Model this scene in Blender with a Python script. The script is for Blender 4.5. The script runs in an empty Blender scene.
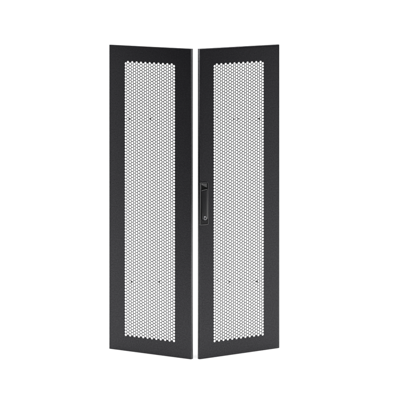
import bpy, bmesh, math
from mathutils import Vector
from mathutils.geometry import tessellate_polygon
R = math.radians
S = bpy.context.scene
C = S.collection

# ------------------------------------------------------------------ materials
def principled(name, base, rough, spec=0.5, metal=0.0):
    m = bpy.data.materials.new(name); m.use_nodes = True
    b = m.node_tree.nodes['Principled BSDF']
    b.inputs['Base Color'].default_value = (*base, 1)
    b.inputs['Roughness'].default_value = rough
    b.inputs['Specular IOR Level'].default_value = spec
    b.inputs['Metallic'].default_value = metal
    return m

def powder(name, base, rough, spec, scale, strength, dist=0.001, speckle=False):
    """fine orange-peel powder coat: two octaves of bump and slightly uneven gloss"""
    m = principled(name, base, rough, spec)
    nt = m.node_tree; N = nt.nodes; L = nt.links; b = N['Principled BSDF']
    tc = N.new('ShaderNodeTexCoord')
    n1 = N.new('ShaderNodeTexNoise'); n1.inputs['Scale'].default_value = scale
    n1.inputs['Detail'].default_value = 3; n1.inputs['Roughness'].default_value = 0.6
    L.new(tc.outputs['Object'], n1.inputs['Vector'])
    bu = N.new('ShaderNodeBump'); bu.inputs['Strength'].default_value = strength
    bu.inputs['Distance'].default_value = dist
    L.new(n1.outputs['Fac'], bu.inputs['Height'])
    L.new(bu.outputs['Normal'], b.inputs['Normal'])
    n2 = N.new('ShaderNodeTexNoise'); n2.inputs['Scale'].default_value = 9
    n2.inputs['Detail'].default_value = 4
    L.new(tc.outputs['Object'], n2.inputs['Vector'])
    mr = N.new('ShaderNodeMapRange')
    mr.inputs['To Min'].default_value = rough - 0.03; mr.inputs['To Max'].default_value = rough + 0.03
    L.new(n2.outputs['Fac'], mr.inputs['Value']); L.new(mr.outputs['Result'], b.inputs['Roughness'])
    if speckle:   # coarse texture coat: raised specks catch more light than the pits
        n3 = N.new('ShaderNodeTexNoise'); n3.inputs['Scale'].default_value = 115
        n3.inputs['Detail'].default_value = 2; n3.inputs['Roughness'].default_value = 0.7
        L.new(tc.outputs['Object'], n3.inputs['Vector'])
        m3 = N.new('ShaderNodeMapRange'); m3.inputs['From Min'].default_value = 0.35; m3.inputs['From Max'].default_value = 0.65
        m3.inputs['To Min'].default_value = spec*0.8; m3.inputs['To Max'].default_value = spec*1.2
        L.new(n3.outputs['Fac'], m3.inputs['Value']); L.new(m3.outputs['Result'], b.inputs['Specular IOR Level'])
        b.inputs['Specular Tint'].default_value = (0.965, 0.955, 1.0, 1)
    return m

COAT = powder('black_powder_coat', (0.0050, 0.0048, 0.0066), 0.31, 0.48, 200, 1.0, 0.0013, True)
PLAST = powder('black_handle_coat', (0.014, 0.014, 0.0155), 0.22, 0.8, 900, 0.03)
CHROME = principled('nickel', (0.40, 0.40, 0.42), 0.28, 0.5, 1.0)
DARK = principled('slot_and_recess_shade', (0.004, 0.004, 0.004), 0.7, 0.2)  # black of the keyhole, also used as painted shade under the guard
RIVET = principled('black_zinc', (0.012, 0.012, 0.012), 0.5, 0.4)
WHITE = principled('white_paper', (0.86, 0.86, 0.86), 0.9, 0.1)
HOUS = principled('lamp_housing', (0.03, 0.03, 0.03), 0.6, 0.3)

# ------------------------------------------------------------------ helpers
def link(name, bm, mat, parent=None, smooth=None):
    bmesh.ops.recalc_face_normals(bm, faces=bm.faces)
    me = bpy.data.meshes.new(name); bm.to_mesh(me); bm.free()
    o = bpy.data.objects.new(name, me); C.objects.link(o)
    me.materials.append(mat)
    if smooth is not None:
        for p in me.polygons: p.use_smooth = True
        me.set_sharp_from_angle(angle=R(smooth))
    if parent: o.parent = parent
    return o

def rect_loop(bm, x0, x1, z0, z1, y):
    return [bm.verts.new((x, y, z)) for x, z in ((x0, z0), (x1, z0), (x1, z1), (x0, z1))]

def bridge(bm, a, b):
    n = len(a)
    for i in range(n):
        bm.faces.new((a[i], a[(i+1) % n], b[(i+1) % n], b[i]))

def round_rect(x0, x1, z0, z1, r, seg=5):
    pts = []
    for cx, cz, a0 in ((x1-r, z0+r, -90), (x1-r, z1-r, 0), (x0+r, z1-r, 90), (x0+r, z0+r, 180)):
        for k in range(seg+1):
            a = R(a0 + 90*k/seg); pts.append((cx + r*math.cos(a), cz + r*math.sin(a)))
    return pts

def loft(bm, loops, cap0=True, cap1=True):
    """loops = list of lists of (x,y,z) with equal counts"""
    vs = [[bm.verts.new(p) for p in lp] for lp in loops]
    for a, b in zip(vs, vs[1:]): bridge(bm, a, b)
    if cap0: bm.faces.new(vs[0])
    if cap1: bm.faces.new(vs[-1])
    return vs

def pad(bm, x0, x1, z0, z1, steps, r, cap0=False, cap1=True):
    """rounded-rectangle block: steps = [(inset, y)]"""
    loft(bm, [[(x, y, z) for x, z in round_rect(x0+i, x1-i, z0+i, z1-i, max(r-i, 0.0006))] for i, y in steps], cap0, cap1)

# ------------------------------------------------------------------ the door
W, H, T = 0.606, 1.956, 0.026       # leaf width, height, depth of the folded edge
SH = 0.0015                         # sheet thickness
PITCH = 0.0191; COLP = PITCH*math.sqrt(3)/2
NC, NR = 23, 92
ZB = 0.093                          # bottom of the perforation
HOLE = 0.00775                      # hole radius
HR = PITCH/math.sqrt(3)             # circumradius of a hexagonal cell
XS = 0.98                           # column spacing factor of the leaf being built
EDGE_R = 0.002                      # bend radius of the folded edge
XO = 0.0                            # sideways offset of the perforation in the leaf being built
def cell(c, k):
    low = (c % 2 == 0)
    return (XO + XS*(c - (NC-1)/2)*COLP, ZB + PITCH/2 + k*PITCH + (0 if low else PITCH/2))
def key(x, z): return (round(x*1e5), round(z*1e5))

def perforation():
    bm = bmesh.new(); fr, bk = {}, {}
    edges = {}
    def vert(d, x, z, y):
        for dx in (0, -1, 1):
            for dz in (0, -1, 1):
                k = (round(x*1e5)+dx, round(z*1e5)+dz)
                if k in d: return d[k], k
        k = key(x, z); d[k] = bm.verts.new((x, y, z)); return d[k], k
    n = 18
    for c in range(NC):
        for k in range(NR):
            cx, cz = cell(c, k)
            of, ob, ks = [], [], []
            for j in range(6):
                a = R(60*j); x, z = cx + XS*HR*math.cos(a), cz + HR*math.sin(a)
                v, kk = vert(fr, x, z, 0); of.append(v); ks.append(kk)
                if kk not in bk: bk[kk] = bm.verts.new((v.co.x, SH, v.co.z))
                ob.append(bk[kk])
            for j in range(6):
                e = (ks[j], ks[(j+1) % 6]); r = (e[1], e[0])
                if r in edges: del edges[r]
                else: edges[e] = 1
            hf = [bm.verts.new((cx + XS*HOLE*math.cos(R(20*j)), 0, cz + HOLE*math.sin(R(20*j)))) for j in range(n)]
            hb = [bm.verts.new((v.co.x, SH, v.co.z)) for v in hf]
            bridge(bm, hf, hb)
            for o_, h_ in ((of, hf), (ob, hb)):
                for j in range(6):
                    bm.faces.new((o_[j], o_[(j+1) % 6], h_[(3*j+3) % n], h_[3*j+2], h_[3*j+1], h_[3*j]))
    nxt = {a: b for a, b in edges}
    s = next(iter(nxt)); loop = [s]; k = nxt[s]
    while k != s: loop.append(k); k = nxt[k]
    pts = [(fr[k].co.x, fr[k].co.z) for k in loop]
    return bm, pts

def frame(pts):
    bm = bmesh.new(); r = EDGE_R; rb = 0.002 if r < 0.005 else 0.005
    x0, x1 = -W/2, W/2
    prof = [(r, 0)]
    for k in range(1, 13):
        a = R(90*k/12); prof.append((r*(1-math.sin(a)), r*(1-math.cos(a))))
    prof += [(0, T-rb)]
    for k in range(1, 5):
        a = R(90*k/4); prof.append((rb*(1-math.cos(a)), T-rb*(1-math.sin(a))))
    prof += [(0.018, T), (0.018, T-SH), (SH, T-SH), (SH, SH)]
    loops = [rect_loop(bm, x0+i, x1-i, i, H-i, y) for i, y in prof]
    for a, b in zip(loops, loops[1:]): bridge(bm, a, b)
    zf = [bm.verts.new((x, 0, z)) for x, z in pts]; zb = [bm.verts.new((x, SH, z)) for x, z in pts]
    for outer, inner in ((loops[0], zf), (loops[-1], zb)):
        tri = tessellate_polygon([[Vector((v.co.x, v.co.z, 0)) for v in outer], [Vector((v.co.x, v.co.z, 0)) for v in inner]])
        al = outer + inner
        for t in tri:
            try: bm.faces.new([al[q] for q in t])
            except ValueError: pass
    return bm

def make_door(name, label):
    root = bpy.data.objects.new(name, None); C.objects.link(root); root.empty_display_size = 0.1
    root['label'] = label; root['kind'] = 'thing'; root['category'] = 'cabinet door'; root['group'] = 'pair of perforated rack doors'
    bm, pts = perforation()
    fo = link('door_frame', frame(pts), COAT, root)
    for p in fo.data.polygons: p.use_smooth = abs(p.normal.y) < 0.999
    link('perforated_panel', bm, COAT, root)
    return root

def node_near(x, z):
    best = None
    for c in range(NC):
        k0 = int((z-ZB)/PITCH)
        for k in range(max(0, k0-2), min(NR, k0+3)):
            cx, cz = cell(c, k)
            for j in range(6):
                p = (cx + XS*HR*math.cos(R(60*j)), cz + HR*math.sin(R(60*j)))
                d = 4*(p[0]-x)**2 + (p[1]-z)**2
                if best is None or d < best[0]: best = (d, p)
    return best[1]

def rivet_mesh(r):
    bm = bmesh.new(); n = 16
    loft(bm, [[(q*r*math.cos(2*math.pi*k/n), y, q*r*math.sin(2*math.pi*k/n)) for k in range(n)]
              for q, y in ((1, 0.0028), (1, -0.0006), (0.85, -0.0016), (0.5, -0.0021))])
    return bm

# camera constants used to lay the doors out in metres (level camera, lens shifted down)
FPX, DN, CH, K = 2221.8, 14.0, 3.241, 158.7
def place(root, near_x, ang, side):
    """near_x = x of the near front corner; side -1: leaf runs to the left"""
    a = R(ang)
    root.rotation_euler = (0, 0, a*side)
    root.location = (near_x + side*W/2*math.cos(a), W/2*math.sin(a), 0)

left = make_door('rack_door', 'left black perforated rack door, the plain leaf without a handle')
place(left, -0.0565, 29.4, -1)
XO_RIGHT = -0.0088
XO = XO_RIGHT; XS = 1.0; EDGE_R = 0.012
right = make_door('rack_door', 'right black perforated rack door with a lever handle on its stile')
place(right, -0.0025, 31.65, 1)

def rivets(root, near_x, ang, side, spots):
    a = R(ang); first = None
    for px, py, r in spots:
        # solve local u (distance from the near edge) for the photographed column
        best = None
        for q in range(601):
            u = q/1000; sc = FPX/(DN + u*math.sin(a))
            x = 200 + (near_x + side*u*math.cos(a))*sc
            if best is None or abs(x-px) < best[0]: best = (abs(x-px), u, sc)
        u, sc = best[1], best[2]
        z = CH - (py-0.2+155)/sc
        x = (-W/2+u) if side > 0 else (W/2-u)
        x, z = node_near(x, z)
        o = link('rivet', rivet_mesh(r*1.25), RIVET, root, 40) if first is None else first.copy()
        if first is None: first = o
        else: C.objects.link(o); o.parent = root
        o.scale = (r/spots[0][2], 1, r/spots[0][2])
        o.location = (x, 0, z)
XO = 0.0; XS = 0.98
rivets(left, -0.0565, 29.4, -1, [(129.8, 118.3, .0052), (150.2, 118.2, .0050), (132.0, 281, .0050), (158.8, 281, .0052), (148.5, 281, .0036)])
XO = XO_RIGHT; XS = 1.0
rivets(right, -0.0025, 31.65, 1, [(258.9, 118, .0054), (217.5, 118, .0040), (233.9, 118, .0044), (238.6, 118, .0044),
                                 (256.8, 280.5, .0054), (229.7, 280.5, .0048), (217.3, 280.5, .0040), (241, 280.5, .0036)])

# ------------------------------------------------------------------ the swing handle (on the right leaf)
hx, hz0, hz1 = -0.2735, 0.845, 1.113
hw = 0.0305
bm = bmesh.new()
# escutcheon: raised rim round a sunk tray
pad(bm, hx-hw, hx+hw, hz0, hz1, [(0, -0.0004), (0, -0.0084), (0.0006, -0.0092), (0.0044, -0.0102),
                                 (0.0052, -0.0098), (0.0070, -0.0030)], 0.0050, cap0=True)
hand = link('swing_handle', bm, PLAST, right, 35)
# finger scoop: wedge block at the head of the tray whose cut face slants down to the right
bm = bmesh.new()
xa, xb = hx-hw+0.0075, hx+hw-0.0075
za, zb, zt = hz1-0.014, hz1-0.038, hz1-0.0072
f = [(xa, za+0.002), (xb, zb+0.002), (xb, zt), (xa, zt)]
fl = [(xa, za+0.004), (xb, zb+0.008), (xb, zt), (xa, zt)]
def gy(x, base): return base + 0.0062*(x-xa)/(xb-xa)      # the guard's face is tilted: proud on the left, low on the right
loft(bm, [[(x, -0.0028, z) for x, z in fl], [(x, gy(x, -0.0112), z) for x, z in f],
          [(x+(0.0008 if x < hx else -0.0008), gy(x, -0.0120), z+(0.0010 if z < zt-0.001 else -0.001)) for x, z in f]])
link('finger_guard', bm, PLAST, hand)
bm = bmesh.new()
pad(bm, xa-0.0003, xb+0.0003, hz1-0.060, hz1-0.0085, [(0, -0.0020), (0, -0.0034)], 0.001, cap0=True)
shade_pad = link('recess_shade_pad', bm, DARK, hand)  # flat black pad: the shade below the guard put into the colour
# lever: long bar lying in the tray, its head cut on the slant below the guard
bm = bmesh.new()
lw = hw-0.0080
def lev(i, y, g):
    x0, x1, z0 = hx-lw+i, hx+lw-i, hz0+0.0365+i
    return [(x0+0.003, y, z0), (x1-0.003, y, z0), (x1, y, z0+0.004), (x1, y, hz1-0.046-g), (x1-0.003, y, hz1-0.043-g), (x0+0.003, y, hz1-0.048-g), (x0, y, hz1-0.051-g)]
loft(bm, [lev(0, -0.0028, 0), lev(0, -0.0128, 0), lev(0.0006, -0.0138, 0.001), lev(0.0068, -0.0151, 0.008), lev(0.0100, -0.0153, 0.012)])
link('lever', bm, PLAST, hand, 30)
# lock cylinder in a round boss at the foot
bm = bmesh.new(); n = 32; lx, lz = hx+0.001, hz0+0.044
def ring(rad, y): return [(lx+rad*math.cos(2*math.pi*k/n), y, lz+rad*math.sin(2*math.pi*k/n)) for k in range(n)]
loft(bm, [ring(0.0118, -0.0138), ring(0.0118, -0.0180), ring(0.0110, -0.0190), ring(0.0086, -0.0192), ring(0.0080, -0.0182), ring(0.0005, -0.0180)])
link('lock_cylinder', bm, CHROME, hand, 35)
bm = bmesh.new()
pad(bm, lx-0.0030, lx+0.0042, lz-0.0062, lz+0.0036, [(0, -0.0178), (0, -0.0186)], 0.0030, cap0=True)
link('keyhole', bm, DARK, hand)
# screw cap at the very foot of the escutcheon
bm = bmesh.new()
pad(bm, hx-lw, hx+lw, hz0+0.0078, hz0+0.0330, [(0, -0.0028), (0, -0.0084), (0.0012, -0.0095)], 0.003, cap0=True)
link('foot_cap', bm, PLAST, hand, 35)

# ------------------------------------------------------------------ white paper sweep they stand on
bm = bmesh.new()
X0, X1 = -7.0, 7.0
prof = [(-1.5, 0), (-1.0, 0), (0, 0), (2.5, 0)]
rr = 1.2
for k in range(1, 17):
    a = R(90*k/16); prof.append((2.5+rr*math.sin(a), rr*(1-math.cos(a))))
prof.append((2.5+rr, 4.5))
vs = [[bm.verts.new((x, y, z-0.0005)) for x in (X0, X1)] for y, z in prof]
for a, b in zip(vs, vs[1:]): bm.faces.new((a[0], a[1], b[1], b[0]))
sw = link('studio_backdrop', bm, WHITE, None, 60)
sw['kind'] = 'structure'
# dark studio floor beyond the paper

# ------------------------------------------------------------------ lamps
def area(name, loc, target, sx, sy, energy, col=(1, 1, 1)):
    d = bpy.data.lights.new(name, 'AREA'); d.shape = 'RECTANGLE'; d.size = sx; d.size_y = sy
    d.energy = energy; d.color = col
    o = bpy.data.objects.new(name, d); C.objects.link(o); o.location = loc
    o.rotation_euler = (Vector(target)-Vector(loc)).to_track_quat('-Z', 'Y').to_euler()
    return o
area('overhead_softbox', (0, -1.2, 6.5), (0, -1.2, 0), 9, 6, 830)
area('backdrop_softbox', (0, 0.9, 5.0), (0, 3.7, 1.2), 8, 1.2, 255)
for sx in (-1, 1):
    area('added_side_fill', (sx*1.6, -0.10, 1.1), (sx*0.5, 0.45, 1.1), 0.4, 1.8, 2.9)  # added out-of-frame fills that lighten the outer stiles
area('added_edge_light', (2.3, -4.5, 0.75), (0, 0, 1.0), 0.8, 1.9, 38)  # added unseen lamp, puts highlights on the bent edge and handle bevels

w = bpy.data.worlds.new('World'); S.world = w; w.use_nodes = True
bg = w.node_tree.nodes['Background']; bg.inputs['Color'].default_value = (0.9, 0.92, 1, 1); bg.inputs['Strength'].default_value = 0.02

# ------------------------------------------------------------------ camera
cd = bpy.data.cameras.new('Camera'); cam = bpy.data.objects.new('Camera', cd); C.objects.link(cam)
cam.location = (0, -DN, CH); cam.rotation_euler = (R(90), 0, 0)
cd.sensor_width = 36; cd.sensor_fit = 'HORIZONTAL'; cd.lens = FPX/400*36; cd.shift_y = -355/400
cd.clip_end = 200
S.camera = cam
S.render.engine = 'CYCLES'
S.view_settings.view_transform = 'Standard'; S.view_settings.look = 'None'
S.view_settings.exposure = 0; S.view_settings.gamma = 1
